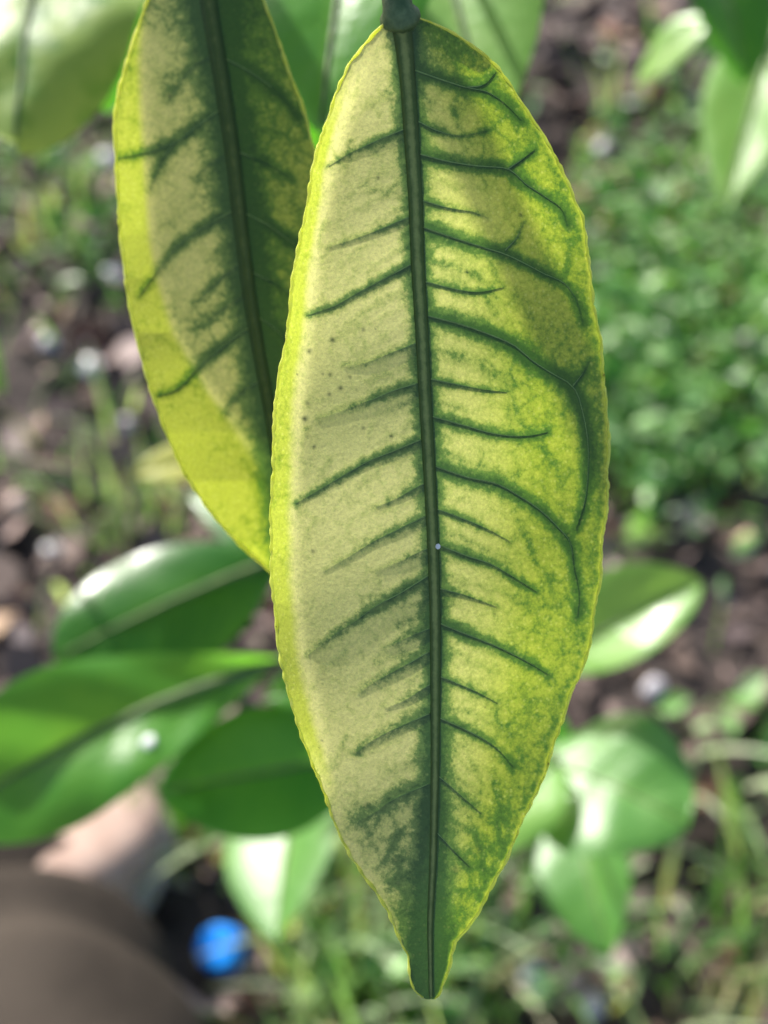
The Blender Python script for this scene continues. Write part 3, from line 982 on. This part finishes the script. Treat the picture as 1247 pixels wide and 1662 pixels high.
# ------------------------------------------------------------------ water drops
def glint_white_material():
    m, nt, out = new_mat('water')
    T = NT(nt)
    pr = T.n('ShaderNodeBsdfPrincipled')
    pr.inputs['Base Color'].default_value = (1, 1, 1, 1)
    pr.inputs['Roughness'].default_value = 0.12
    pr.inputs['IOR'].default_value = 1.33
    pr.inputs['Transmission Weight'].default_value = 0.45  # half opaque white, painting the sun glint into the drop's colour
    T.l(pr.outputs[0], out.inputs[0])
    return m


M['water'] = glint_white_material()


def water_drop(p, n, r, label):
    rows, seg = 9, 18
    n = n.normalized()
    a = n.orthogonal().normalized()
    b = n.cross(a)
    v = []
    for i in range(rows):
        th = (math.pi * 0.62) * i / (rows - 1)
        for k in range(seg):
            ph = 2 * math.pi * k / seg
            wob = 1 + 0.06 * math.sin(2 * ph + 0.7)
            v.append(p + a * (r * wob * math.sin(th) * math.cos(ph)) + b * (r * wob * math.sin(th) * math.sin(ph)) + n * (r * 0.5 * (math.cos(th) + 0.25)))
    f = []
    for i in range(rows - 1):
        for k in range(seg):
            k2 = (k + 1) % seg
            f.append((i * seg + k, (i + 1) * seg + k, (i + 1) * seg + k2, i * seg + k2))
    f.append(tuple((rows - 1) * seg + k for k in range(seg))[::-1])
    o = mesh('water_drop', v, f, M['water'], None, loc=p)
    tag(o, label, 'water drop', 'water drops on leaves')


def nearest(vv, px, py):
    return min(range(len(vv)), key=lambda i: (proj(vv[i])[0] - px) ** 2 + (proj(vv[i])[1] - py) ** 2)


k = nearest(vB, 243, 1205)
water_drop(vB[k], camv(-0.34, 0.67, 0.67), 0.0021, 'round water drop whitened for its sun glint on the broad wavy green leaf')
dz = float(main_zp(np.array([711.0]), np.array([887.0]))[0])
water_drop(P(711, 887, dz - 0.0002), camv(0, 0, 1), 0.00028, 'tiny whitened water drop beside the midrib of the sharp yellow leaf')


# ------------------------------------------------------------------ ground litter, grass, weeds
def vcol_material(name, rough=0.8, trans=0.0, spec=0.3):
    m, nt, out = new_mat(name)
    T = NT(nt)
    c = T.n('ShaderNodeAttribute', attribute_name='Col').outputs['Color']
    nz = T.noise(160, 3, 0.6)
    c = T.mix(T.math('MULTIPLY', nz, 0.6), c, T.mix(1.0, c, (0.55, 0.5, 0.48), 'MULTIPLY'))
    pr = T.n('ShaderNodeBsdfPrincipled')
    T.l(c, pr.inputs['Base Color'])
    pr.inputs['Roughness'].default_value = rough
    pr.inputs['Specular IOR Level'].default_value = spec
    if trans:
        tr = T.n('ShaderNodeBsdfTranslucent')
        T.l(T.mix(1.0, c, (1.6, 1.9, 0.7), 'MULTIPLY'), tr.inputs[0])
        mx = T.n('ShaderNodeMixShader')
        mx.inputs[0].default_value = trans
        T.l(pr.outputs[0], mx.inputs[1])
        T.l(tr.outputs[0], mx.inputs[2])
        T.l(mx.outputs[0], out.inputs[0])
    else:
        T.l(pr.outputs[0], out.inputs[0])
    return m


def colored_mesh(name, v, f, cols, mat, smooth=False):
    o = mesh(name, v, f, mat, None, smooth)
    at = o.data.attributes.new('Col', 'FLOAT_COLOR', 'POINT')
    c = np.ones((len(cols), 4), np.float32)
    c[:, :3] = np.array(cols, np.float32)
    at.data.foreach_set('color', c.ravel())
    return o


M['litter'] = vcol_material('bark and leaf litter', 0.75)
M['grass'] = vcol_material('grass blades', 0.45, 0.35, 0.45)

# litter: flakes of bark and dry leaf, uncountable
lv, lf, lc = [], [], []
pal = [((0.115, 0.076, 0.060), 5), ((0.18, 0.128, 0.108), 5), ((0.29, 0.21, 0.185), 4), ((0.52, 0.41, 0.37), 1.8), ((0.25, 0.12, 0.075), 1.4), ((0.05, 0.035, 0.029), 5), ((0.42, 0.29, 0.19), 0.8)]
pw = [w for _, w in pal]
for i in range(19000):
    if i < 13000:
        x, y = random.uniform(-0.85, 0.85), random.uniform(0.1, 1.75)
    else:
        x, y = random.gauss(0, 1.3), random.gauss(0.9, 1.3)
    s = random.choice((0.004, 0.006, 0.008, 0.011, 0.015, 0.020)) * random.uniform(0.7, 1.3)
    el = random.uniform(0.35, 1.0)
    c0 = random.choices(pal, pw)[0][0]
    br = random.uniform(0.5, 1.05)
    n = Vector((random.gauss(0, 0.45), random.gauss(0, 0.45), 1)).normalized()
    a = n.orthogonal().normalized()
    a.rotate(Matrix.Rotation(random.uniform(0, 6.28), 3, n))
    b = n.cross(a)
    c = Vector((x, y, ground_h(x, y) + random.uniform(0.001, 0.008)))
    k0 = len(lv)
    m_ = random.choice((4, 5, 6))
    th = random.uniform(0.0006, 0.002)
    for lay in (0, 1):
        rr = random.Random(i)
        for k in range(m_):
            an = 2 * math.pi * (k + rr.uniform(-0.25, 0.25)) / m_
            q = s * rr.uniform(0.7, 1.15)
            lv.append(c + a * (math.cos(an) * q) + b * (math.sin(an) * q * el) + n * (th * lay))
            lc.append(tuple(min(0.8, ch * br) for ch in c0))
    lf.append(tuple(k0 + m_ + k for k in range(m_)))
    for k in range(m_):
        k2 = (k + 1) % m_
        lf.append((k0 + k, k0 + k2, k0 + m_ + k2, k0 + m_ + k))
o = colored_mesh('leaf_litter', lv, lf, lc, M['litter'])
tag(o, 'brown bark flakes and dry leaf litter covering the soil', 'litter', kind='stuff')


def blob(px, py, r, w=1.0):
    g = G(px, py)
    return (g.x, g.y, r, w)


# where grass grows (ground points found under photo pixels)
grass_spots = [blob(620, 1560, 0.06, 2.0), blob(760, 1600, 0.05, 1.0), blob(310, 1430, 0.03, 2.4), blob(300, 1500, 0.02, 0.9), blob(590, 1450, 0.045, 1.4), blob(500, 1640, 0.05, 1.0), blob(560, 1680, 0.06, 1.2),
               blob(840, 1480, 0.05, 0.6), blob(60, 300, 0.07, 0.5), blob(150, 360, 0.06, 0.5), blob(110, 760, 0.05, 0.45), blob(230, 860, 0.05, 0.6), blob(40, 450, 0.06, 0.35),
               blob(1220, 1600, 0.04, 0.9), blob(1170, 1400, 0.05, 0.6), blob(1230, 1480, 0.05, 0.6), blob(1100, 260, 0.1, 0.6), blob(900, 200, 0.1, 0.25), blob(1220, 640, 0.08, 1.2), blob(1060, 1640, 0.05, 0.4), blob(200, 250, 0.08, .2)]
gvv, gff, gcc = [], [], []
CAP = G(360, 1556)             # the bottle cap lies in a gap of the grass
gp = [(0.10, 0.22, 0.05), (0.14, 0.28, 0.08), (0.22, 0.36, 0.15), (0.08, 0.18, 0.045), (0.34, 0.42, 0.24), (0.36, 0.34, 0.18), (0.40, 0.46, 0.30)]


def blade_of_grass(x, y, ln, w, az, lean, colr):
    if -0.06 < x - CAP.x < 0.026 and -0.07 < y - CAP.y < 0.05:
        return
    k0 = len(gvv)
    d = Vector((math.cos(az), math.sin(az), 0))
    s = Vector((-d.y, d.x, 0))
    z0 = ground_h(x, y) - 0.003
    n = 6
    for i in range(n):
        t = i / (n - 1)
        out_ = lean * ln * t ** 1.7
        p = Vector((x, y, z0)) + d * out_ + Vector((0, 0, ln * (t * (1 - 0.35 * lean * t))))
        ww = w * (1 - t ** 2.2) * 0.5 + 0.0002
        gvv.append(p - s * ww)
        gvv.append(p + s * ww + Vector((0, 0, 0.25 * ww)))
        gcc.extend([colr, colr])
    for i in range(n - 1):
        a = k0 + 2 * i
        gff.append((a, a + 1, a + 3, a + 2))


for (cx, cy, r, w) in grass_spots:
    for _ in range(int(52 * w)):
        x = random.gauss(cx, r * 0.7)
        y = random.gauss(cy, r * 0.7)
        c = random.choice(gp)
        br = random.uniform(0.75, 1.25)
        blade_of_grass(x, y, random.uniform(0.025, 0.085), random.uniform(0.0025, 0.006), random.uniform(0, 6.28), random.uniform(0.2, 0.9), tuple(q * br for q in c))
for _ in range(900):
    blade_of_grass(random.gauss(0, 0.9), random.gauss(1.0, 0.9), random.uniform(0.02, 0.07), random.uniform(0.002, 0.005), random.uniform(0, 6.28), random.uniform(0.2, 1.0), random.choice(gp))
o = colored_mesh('grass', gvv, gff, gcc, M['grass'], True)
tag(o, 'sparse tufts of green grass growing through the litter', 'grass', kind='stuff')

# low small-leaved weeds on the right
wv, wf, wc = [], [], []
weed_spots = [blob(1050, 480, 0.09, 2.2), blob(1020, 560, 0.08, 2.0), blob(1120, 620, 0.10, 2.4), blob(1080, 720, 0.08, 2.2), blob(1010, 700, 0.06, 1.2), blob(1180, 430, 0.09, 1.2), blob(1210, 560, 0.08, 1.4),
              blob(1140, 250, 0.09, 0.9), blob(880, 360, 0.07, 0.5), blob(1190, 320, 0.08, 0.9), blob(690, 1560, 0.06, 0.5), blob(1240, 1180, 0.05, 0.2), blob(60, 290, 0.05, 0.4), blob(130, 430, 0.05, 0.3)]
wp = [(0.08, 0.25, 0.05), (0.16, 0.36, 0.08), (0.06, 0.18, 0.04), (0.24, 0.44, 0.14), (0.36, 0.52, 0.26)]
for (cx, cy, r, w) in weed_spots:
    for _ in range(int(100 * w)):
        x = random.gauss(cx, r * 0.6)
        y = random.gauss(cy, r * 0.6)
        z = ground_h(x, y) + abs(random.gauss(0.018, 0.012)) + 0.004
        s = random.uniform(0.005, 0.0145)
        n = Vector((random.gauss(0, 0.5), random.gauss(0, 0.5), 1)).normalized()
        a = n.orthogonal().normalized()
        a.rotate(Matrix.Rotation(random.uniform(0, 6.28), 3, n))
        b = n.cross(a)
        c = random.choice(wp)
        br = random.uniform(0.7, 1.3)
        p = Vector((x, y, z))
        k0 = len(wv)
        for (ta, tb, tn) in ((0, 0, 0), (0.5, 0.42, 0.12), (1.1, 0.5, 0.10), (1.75, 0.0, -0.1), (1.1, -0.5, 0.10), (0.5, -0.42, 0.12), (0.9, 0, -0.02)):
            wv.append(p + a * (ta * s) + b * (tb * s) + n * (tn * s))
            wc.append(tuple(q * br for q in c))
        for tri in ((0, 1, 6), (1, 2, 6), (2, 3, 6), (3, 4, 6), (4, 5, 6), (5, 0, 6)):
            wf.append(tuple(k0 + t for t in tri))
        # stalk
        k0 = len(wv)
        g0 = Vector((x - a.x * s, y - a.y * s, ground_h(x, y)))
        for q in (g0 + Vector((0.0006, 0, 0)), g0 - Vector((0.0006, 0, 0)), p - Vector((0.0005, 0, 0)), p + Vector((0.0005, 0, 0))):
            wv.append(q)
            wc.append((0.12, 0.22, 0.06))
        wf.append((k0, k0 + 1, k0 + 2, k0 + 3))
o = colored_mesh('ground_cover', wv, wf, wc, M['grass'])
tag(o, 'low green small-leaved weeds spreading over the soil', 'weeds', kind='stuff')

# ------------------------------------------------------------------ single things on the ground
M['quartz'] = simple_material('white quartz pebble', (0.66, 0.62, 0.60), (0.88, 0.85, 0.83), 90, 0.5, 0.3, 0.002)
M['pinkstone'] = simple_material('pinkish stone', (0.40, 0.28, 0.24), (0.62, 0.47, 0.42), 120, 0.6, 0.3, 0.002)
M['greystone'] = simple_material('grey stone', (0.36, 0.34, 0.36), (0.58, 0.55, 0.58), 120, 0.6, 0.3, 0.002)


def pebble(px, py, w, mat, label, seed, group=None):
    g = G(px, py)
    g.z = ground_h(g.x, g.y)
    bm = bmesh.new()
    bmesh.ops.create_icosphere(bm, subdivisions=3, radius=1.0)
    sx, sy, sz_ = w * 0.5, w * 0.5 * random.uniform(0.75, 1.0), w * 0.5 * random.uniform(0.6, 0.85)
    for v in bm.verts:
        d = 1 + 0.20 * mnoise.noise(v.co * 1.3 + Vector((seed, 0, 0))) + 0.07 * mnoise.noise(v.co * 3.1 + Vector((0, seed, 0)))
        v.co = Vector((v.co.x * sx * d, v.co.y * sy * d, v.co.z * sz_ * d + sz_ * 0.9))
    me = bpy.data.meshes.new('pebble')
    bm.to_mesh(me)
    bm.free()
    me.materials.append(mat)
    for p in me.polygons:
        p.use_smooth = True
    o = bpy.data.objects.new('pebble', me)
    col.objects.link(o)
    o.location = g
    o.rotation_euler = (0, 0, seed)
    tag(o, label, 'pebble', group or 'pebbles on the soil')


pebble(150, 608, 0.019, M['quartz'], 'brightest white pebble in the bare soil left of the bright-rimmed leaf', 1.1)
pebble(83, 572, 0.018, M['greystone'], 'grey-lilac pebble beside the brightest white pebble', 2.3)
pebble(82, 888, 0.015, M['quartz'], 'small round white pebble among grass blades left of the dark oval leaf', 3.2)
pebble(34, 828, 0.018, M['pinkstone'], 'pale pinkish pebble next to the small round white one', 4.4)
pebble(180, 285, 0.028, M['greystone'], 'lilac-grey pebble touching the outline of the bright-rimmed leaf', 5.6)
pebble(186, 460, 0.018, M['quartz'], 'half-hidden white pebble behind the edge of the bright-rimmed leaf', 6.1)
pebble(205, 690, 0.016, M['greystone'], 'dull grey pebble near the small plain yellow leaf', 7.7)
pebble(860, 1592, 0.024, M['quartz'], 'large white pebble in the litter right of the sharp leaf tip', 8.3)
pebble(932, 1600, 0.015, M['pinkstone'], 'pinkish pebble beside the large white pebble', 9.9)
pebble(962, 1638, 0.017, M['greystone'], 'grey-lilac pebble below the pinkish pebble', 10.4)
pebble(1098, 1478, 0.014, M['pinkstone'], 'cream pebble on dark soil right of the tip-down leaf', 11.2)
pebble(5, 205, 0.03, M['pinkstone'], 'pale pebble at the tip of the mottled leaf', 12.6)
pebble(1055, 1140, 0.017, M['greystone'], 'grey pebble beneath the cupped bright green leaf', 13.4)
pebble(1230, 885, 0.013, M['greystone'], 'bluish grey pebble alone on the dark brown soil', 14.1)
pebble(215, 22, 0.025, M['greystone'], 'grey pebble between the mottled leaf and the bright-rimmed leaf', 15.1)
pebble(560, 1452, 0.015, M['pinkstone'], 'pinkish pebble in the grass by the folded glare leaf', 16.1)
pebble(985, 240, 0.026, M['greystone'], 'pale grey pebble on bare soil above the dry stick', 17.2)

# dry leaves and a stick
M['dryleaf'] = simple_material('dry brown leaf', (0.30, 0.15, 0.095), (0.44, 0.25, 0.17), 60, 0.7, 0.3, 0.002)
M['tanleaf'] = simple_material('dry tan leaf', (0.50, 0.33, 0.23), (0.62, 0.46, 0.34), 60, 0.7, 0.3, 0.002)


def dry_leaf(px, py, ln, wd, az, mat, label, seed):
    g = G(px, py)
    g.z = ground_h(g.x, g.y) + 0.006
    v = []
    nv, nu = 14, 8
    d = Vector((math.cos(az), math.sin(az), 0.12)).normalized()
    s = d.cross(Vector((0, 0, 1))).normalized()
    n = s.cross(d)
    for i in range(nv):
        t = i / (nv - 1)
        w = wd * 0.5 * width_profile(min(max(t, 1e-4), 1 - 1e-4))
        for j in range(nu + 1):
            u = 2 * j / nu - 1
            v.append(g + d * (ln * (t - 0.5)) + s * (u * w) + n * (0.35 * abs(u) * w + 0.003 * math.sin(t * 7 + seed + u * 2) + 0.02 * ln * (2 * t - 1) ** 2))
    o = mesh('dry_leaf', v, grid_faces(nv, nu + 1), mat, None, loc=g)
    tv, tf = tube([v[i * (nu + 1) + nu // 2] for i in range(nv)], 0.0006, 5)
    mesh('midrib', tv, tf, mat, o)
    tag(o, label, 'dry leaf', 'dry leaves on the ground')


dry_leaf(1125, 385, 0.055, 0.026, 2.1, M['dryleaf'], 'reddish brown dry leaf among the green weeds', 0.3)
dry_leaf(60, 705, 0.026, 0.013, 1.2, M['tanleaf'], 'small orange-tan dry leaf left of the bright-rimmed leaf', 1.3)
dry_leaf(103, 842, 0.024, 0.014, 0.4, M['dryleaf'], 'small rust-brown dry leaf near the round white pebble', 2.3)
dry_leaf(1205, 870, 0.03, 0.018, 0.2, M['tanleaf'], 'curled tan dry leaf on soil below the weeds', 3.1)
dry_leaf(1180, 480, 0.05, 0.03, 0.6, M['dryleaf'], 'pinkish brown dry leaf at the border of the weeds', 4.0)
dry_leaf(630, 1500, 0.03, 0.016, 0.9, M['tanleaf'], 'tan dry leaf half behind the left edge of the sharp leaf tip', 4.6)
c0, c1 = G(945, 322), G(1040, 305)
for q in (c0, c1):
    q.z = ground_h(q.x, q.y) + 0.006
tv, tf = tube(spline([c0 + (c0 - c1) * 0.5, c0, (c0 + c1) / 2 + Vector((0, 0.004, 0.002)), c1], 16), [0.0055 + 0.0012 * math.sin(k * 1.7) for k in range(16)], 9)
o = mesh('stick', tv, tf, M['tanleaf'], None, loc=c0)
tag(o, 'short pale dry stick lying on the brown soil', 'stick')

# blue bottle cap
M['blue'] = simple_material('blue plastic', (0.006, 0.25, 0.92), (0.012, 0.31, 0.97), 40, 0.35, 0.02, 0.0005, 0.5)
g = G(360, 1556)
g.z = ground_h(g.x, g.y) + 0.018
cap = empty('bottle_cap', g, 'bright blue plastic bottle cap lying in the grass', 'bottle cap')
n = camv(-0.25, 0.40, 0.88)
a = n.orthogonal().normalized()
b = n.cross(a)
rows = [(0.0, 0.0125), (0.0085, 0.0125), (0.0108, 0.0120), (0.0120, 0.0106), (0.0120, 0.0)]
seg = 72
v, f = [], []
for i, (h, r) in enumerate(rows):
    for k in range(seg):
        an = 2 * math.pi * k / seg
        rr = r * (1 + (0.022 if (i < 2 and k % 2) else 0.0))
        v.append(g + n * (h - 0.006) + a * (math.cos(an) * max(rr, 1e-5)) + b * (math.sin(an) * max(rr, 1e-5)))
for i in range(len(rows) - 1):
    for k in range(seg):
        k2 = (k + 1) % seg
        f.append((i * seg + k, i * seg + k2, (i + 1) * seg + k2, (i + 1) * seg + k))
mesh('cap_shell', v, f, M['blue'], cap, smooth=False)
rv, rf = tube([g + n * (-0.0075) + a * (math.cos(t) * 0.0124) + b * (math.sin(t) * 0.0124) for t in np.linspace(0, 2 * math.pi, 49)], 0.0011, 6)
mesh('tamper_ring', rv, rf, M['blue'], cap)


# ------------------------------------------------------------------ person: one foot and trouser leg
def cloth_material():
    m, nt, out = new_mat('brown trouser cloth')
    T = NT(nt)
    w = T.noise(900, 2, 0.5)
    big = T.noise(14, 3, 0.5)
    c = T.ramp(T.math('ADD', T.math('MULTIPLY', w, 0.5), T.math('MULTIPLY', big, 0.5)), [(0.3, (0.030, 0.024, 0.019)), (0.7, (0.055, 0.045, 0.037))])
    pr = T.n('ShaderNodeBsdfPrincipled')
    T.l(c, pr.inputs['Base Color'])
    pr.inputs['Roughness'].default_value = 0.9
    pr.inputs['Specular IOR Level'].default_value = 0.1
    T.l(T.bump(T.math('ADD', w, T.math('MULTIPLY', T.noise(30, 3, 0.5), 3.0)), 0.4, 0.004), pr.inputs['Normal'])
    T.l(pr.outputs[0], out.inputs[0])
    return m


M['cloth'] = cloth_material()
M['suede'] = simple_material('pinkish tan suede', (0.30, 0.205, 0.165), (0.40, 0.29, 0.24), 60, 0.85, 0.3, 0.002)
M['sole'] = simple_material('pale rubber sole', (0.26, 0.22, 0.19), (0.34, 0.29, 0.25), 60, 0.7, 0.2, 0.001)

heel = G(20, 1650)
toe = G(170, 1285)
heel.z = toe.z = 0.0
ax = (toe - heel)
fl = ax.length
ax.normalize()
sdv = Vector((ax.y, -ax.x, 0))
person = empty('person', heel, 'leg of a person in brown trousers and tan shoe standing on the soil', 'person')
zb = 0.004
secs = [(0.0, 0.022, 0.060), (0.06, 0.036, 0.085), (0.2, 0.041, 0.092), (0.38, 0.040, 0.088), (0.55, 0.044, 0.070), (0.72, 0.049, 0.055), (0.86, 0.046, 0.046), (0.95, 0.034, 0.040), (1.0, 0.012, 0.026)]
seg = 20
v = []
for (t, hw, ht) in secs:
    c = heel + ax * (t * fl) + sdv * (0.010 * math.sin(t * 3.1))
    for k in range(seg):
        an = 2 * math.pi * k / seg
        cx, sx = math.cos(an), math.sin(an)
        v.append(c + sdv * (hw * math.copysign(abs(cx) ** 0.8, cx)) + Vector((0, 0, zb + 0.016 + (ht - 0.016) * (0.5 + 0.5 * math.copysign(abs(sx) ** 0.8, sx)))))
f = []
for i in range(len(secs) - 1):
    for k in range(seg):
        k2 = (k + 1) % seg
        f.append((i * seg + k, i * seg + k2, (i + 1) * seg + k2, (i + 1) * seg + k))
f.append(tuple(range(seg))[::-1])
f.append(tuple((len(secs) - 1) * seg + k for k in range(seg)))
shoe = mesh('shoe', v, f, M['suede'], person)
shoe['label'] = 'pinkish tan shoe'
sub = shoe.modifiers.new('sub', 'SUBSURF')
sub.levels = 2
sub.render_levels = 2
v = []
for (t, hw, ht) in secs:
    c = heel + ax * (t * fl * 1.015 - 0.002) + sdv * (0.010 * math.sin(t * 3.1))
    for (q, zz) in ((-1, 0.0), (-1.05, 0.012), (-1.0, 0.024), (1.0, 0.024), (1.05, 0.012), (1, 0.0)):
        v.append(c + sdv * (q * (hw + 0.003)) + Vector((0, 0, zb + zz)))
f = []
for i in range(len(secs) - 1):
    for k in range(6):
        k2 = (k + 1) % 6
        f.append((i * 6 + k, i * 6 + k2, (i + 1) * 6 + k2, (i + 1) * 6 + k))
f.append(tuple(range(6))[::-1])
f.append(tuple((len(secs) - 1) * 6 + k for k in range(6)))
sole = mesh('sole', v, f, M['sole'], shoe)
sub = sole.modifiers.new('sub', 'SUBSURF')
sub.levels = 2
sub.render_levels = 2

rings = [(P(-15, 1545, 0.845), 0.060), (P(-5, 1555, 0.83), 0.063), (P(20, 1590, 0.80), 0.063), (P(55, 1680, 0.745), 0.068), (P(80, 1860, 0.65), 0.075), (P(70, 2150, 0.54), 0.078),
         (Vector((-0.16, 0.02, 0.46)), 0.083), (Vector((-0.17, -0.12, 0.55)), 0.085), (Vector((-0.17, -0.40, 0.66)), 0.09)]
cs = spline([r[0] for r in rings], 70)
rads = np.interp(np.linspace(0, len(rings) - 1, 70), range(len(rings)), [r[1] for r in rings])
tv, tf = tube(cs, list(rads), 40)
tv2 = []
for i in range(70):
    for k in range(40):
        p = tv[i * 40 + k]
        d = (p - cs[i]).normalized()
        an = 2 * math.pi * k / 40
        fo = 0.008 * math.sin(i * 0.62 + 1.3 * math.sin(an) + 0.8 * math.cos(2 * an)) + 0.004 * math.sin(3 * an + i * 0.13) + 0.006 * mnoise.noise(p * 16)
        tv2.append(p + d * fo)
leg = mesh('trouser_leg', tv2, tf, M['cloth'], person)
leg['label'] = 'brown cloth trouser leg with folds'
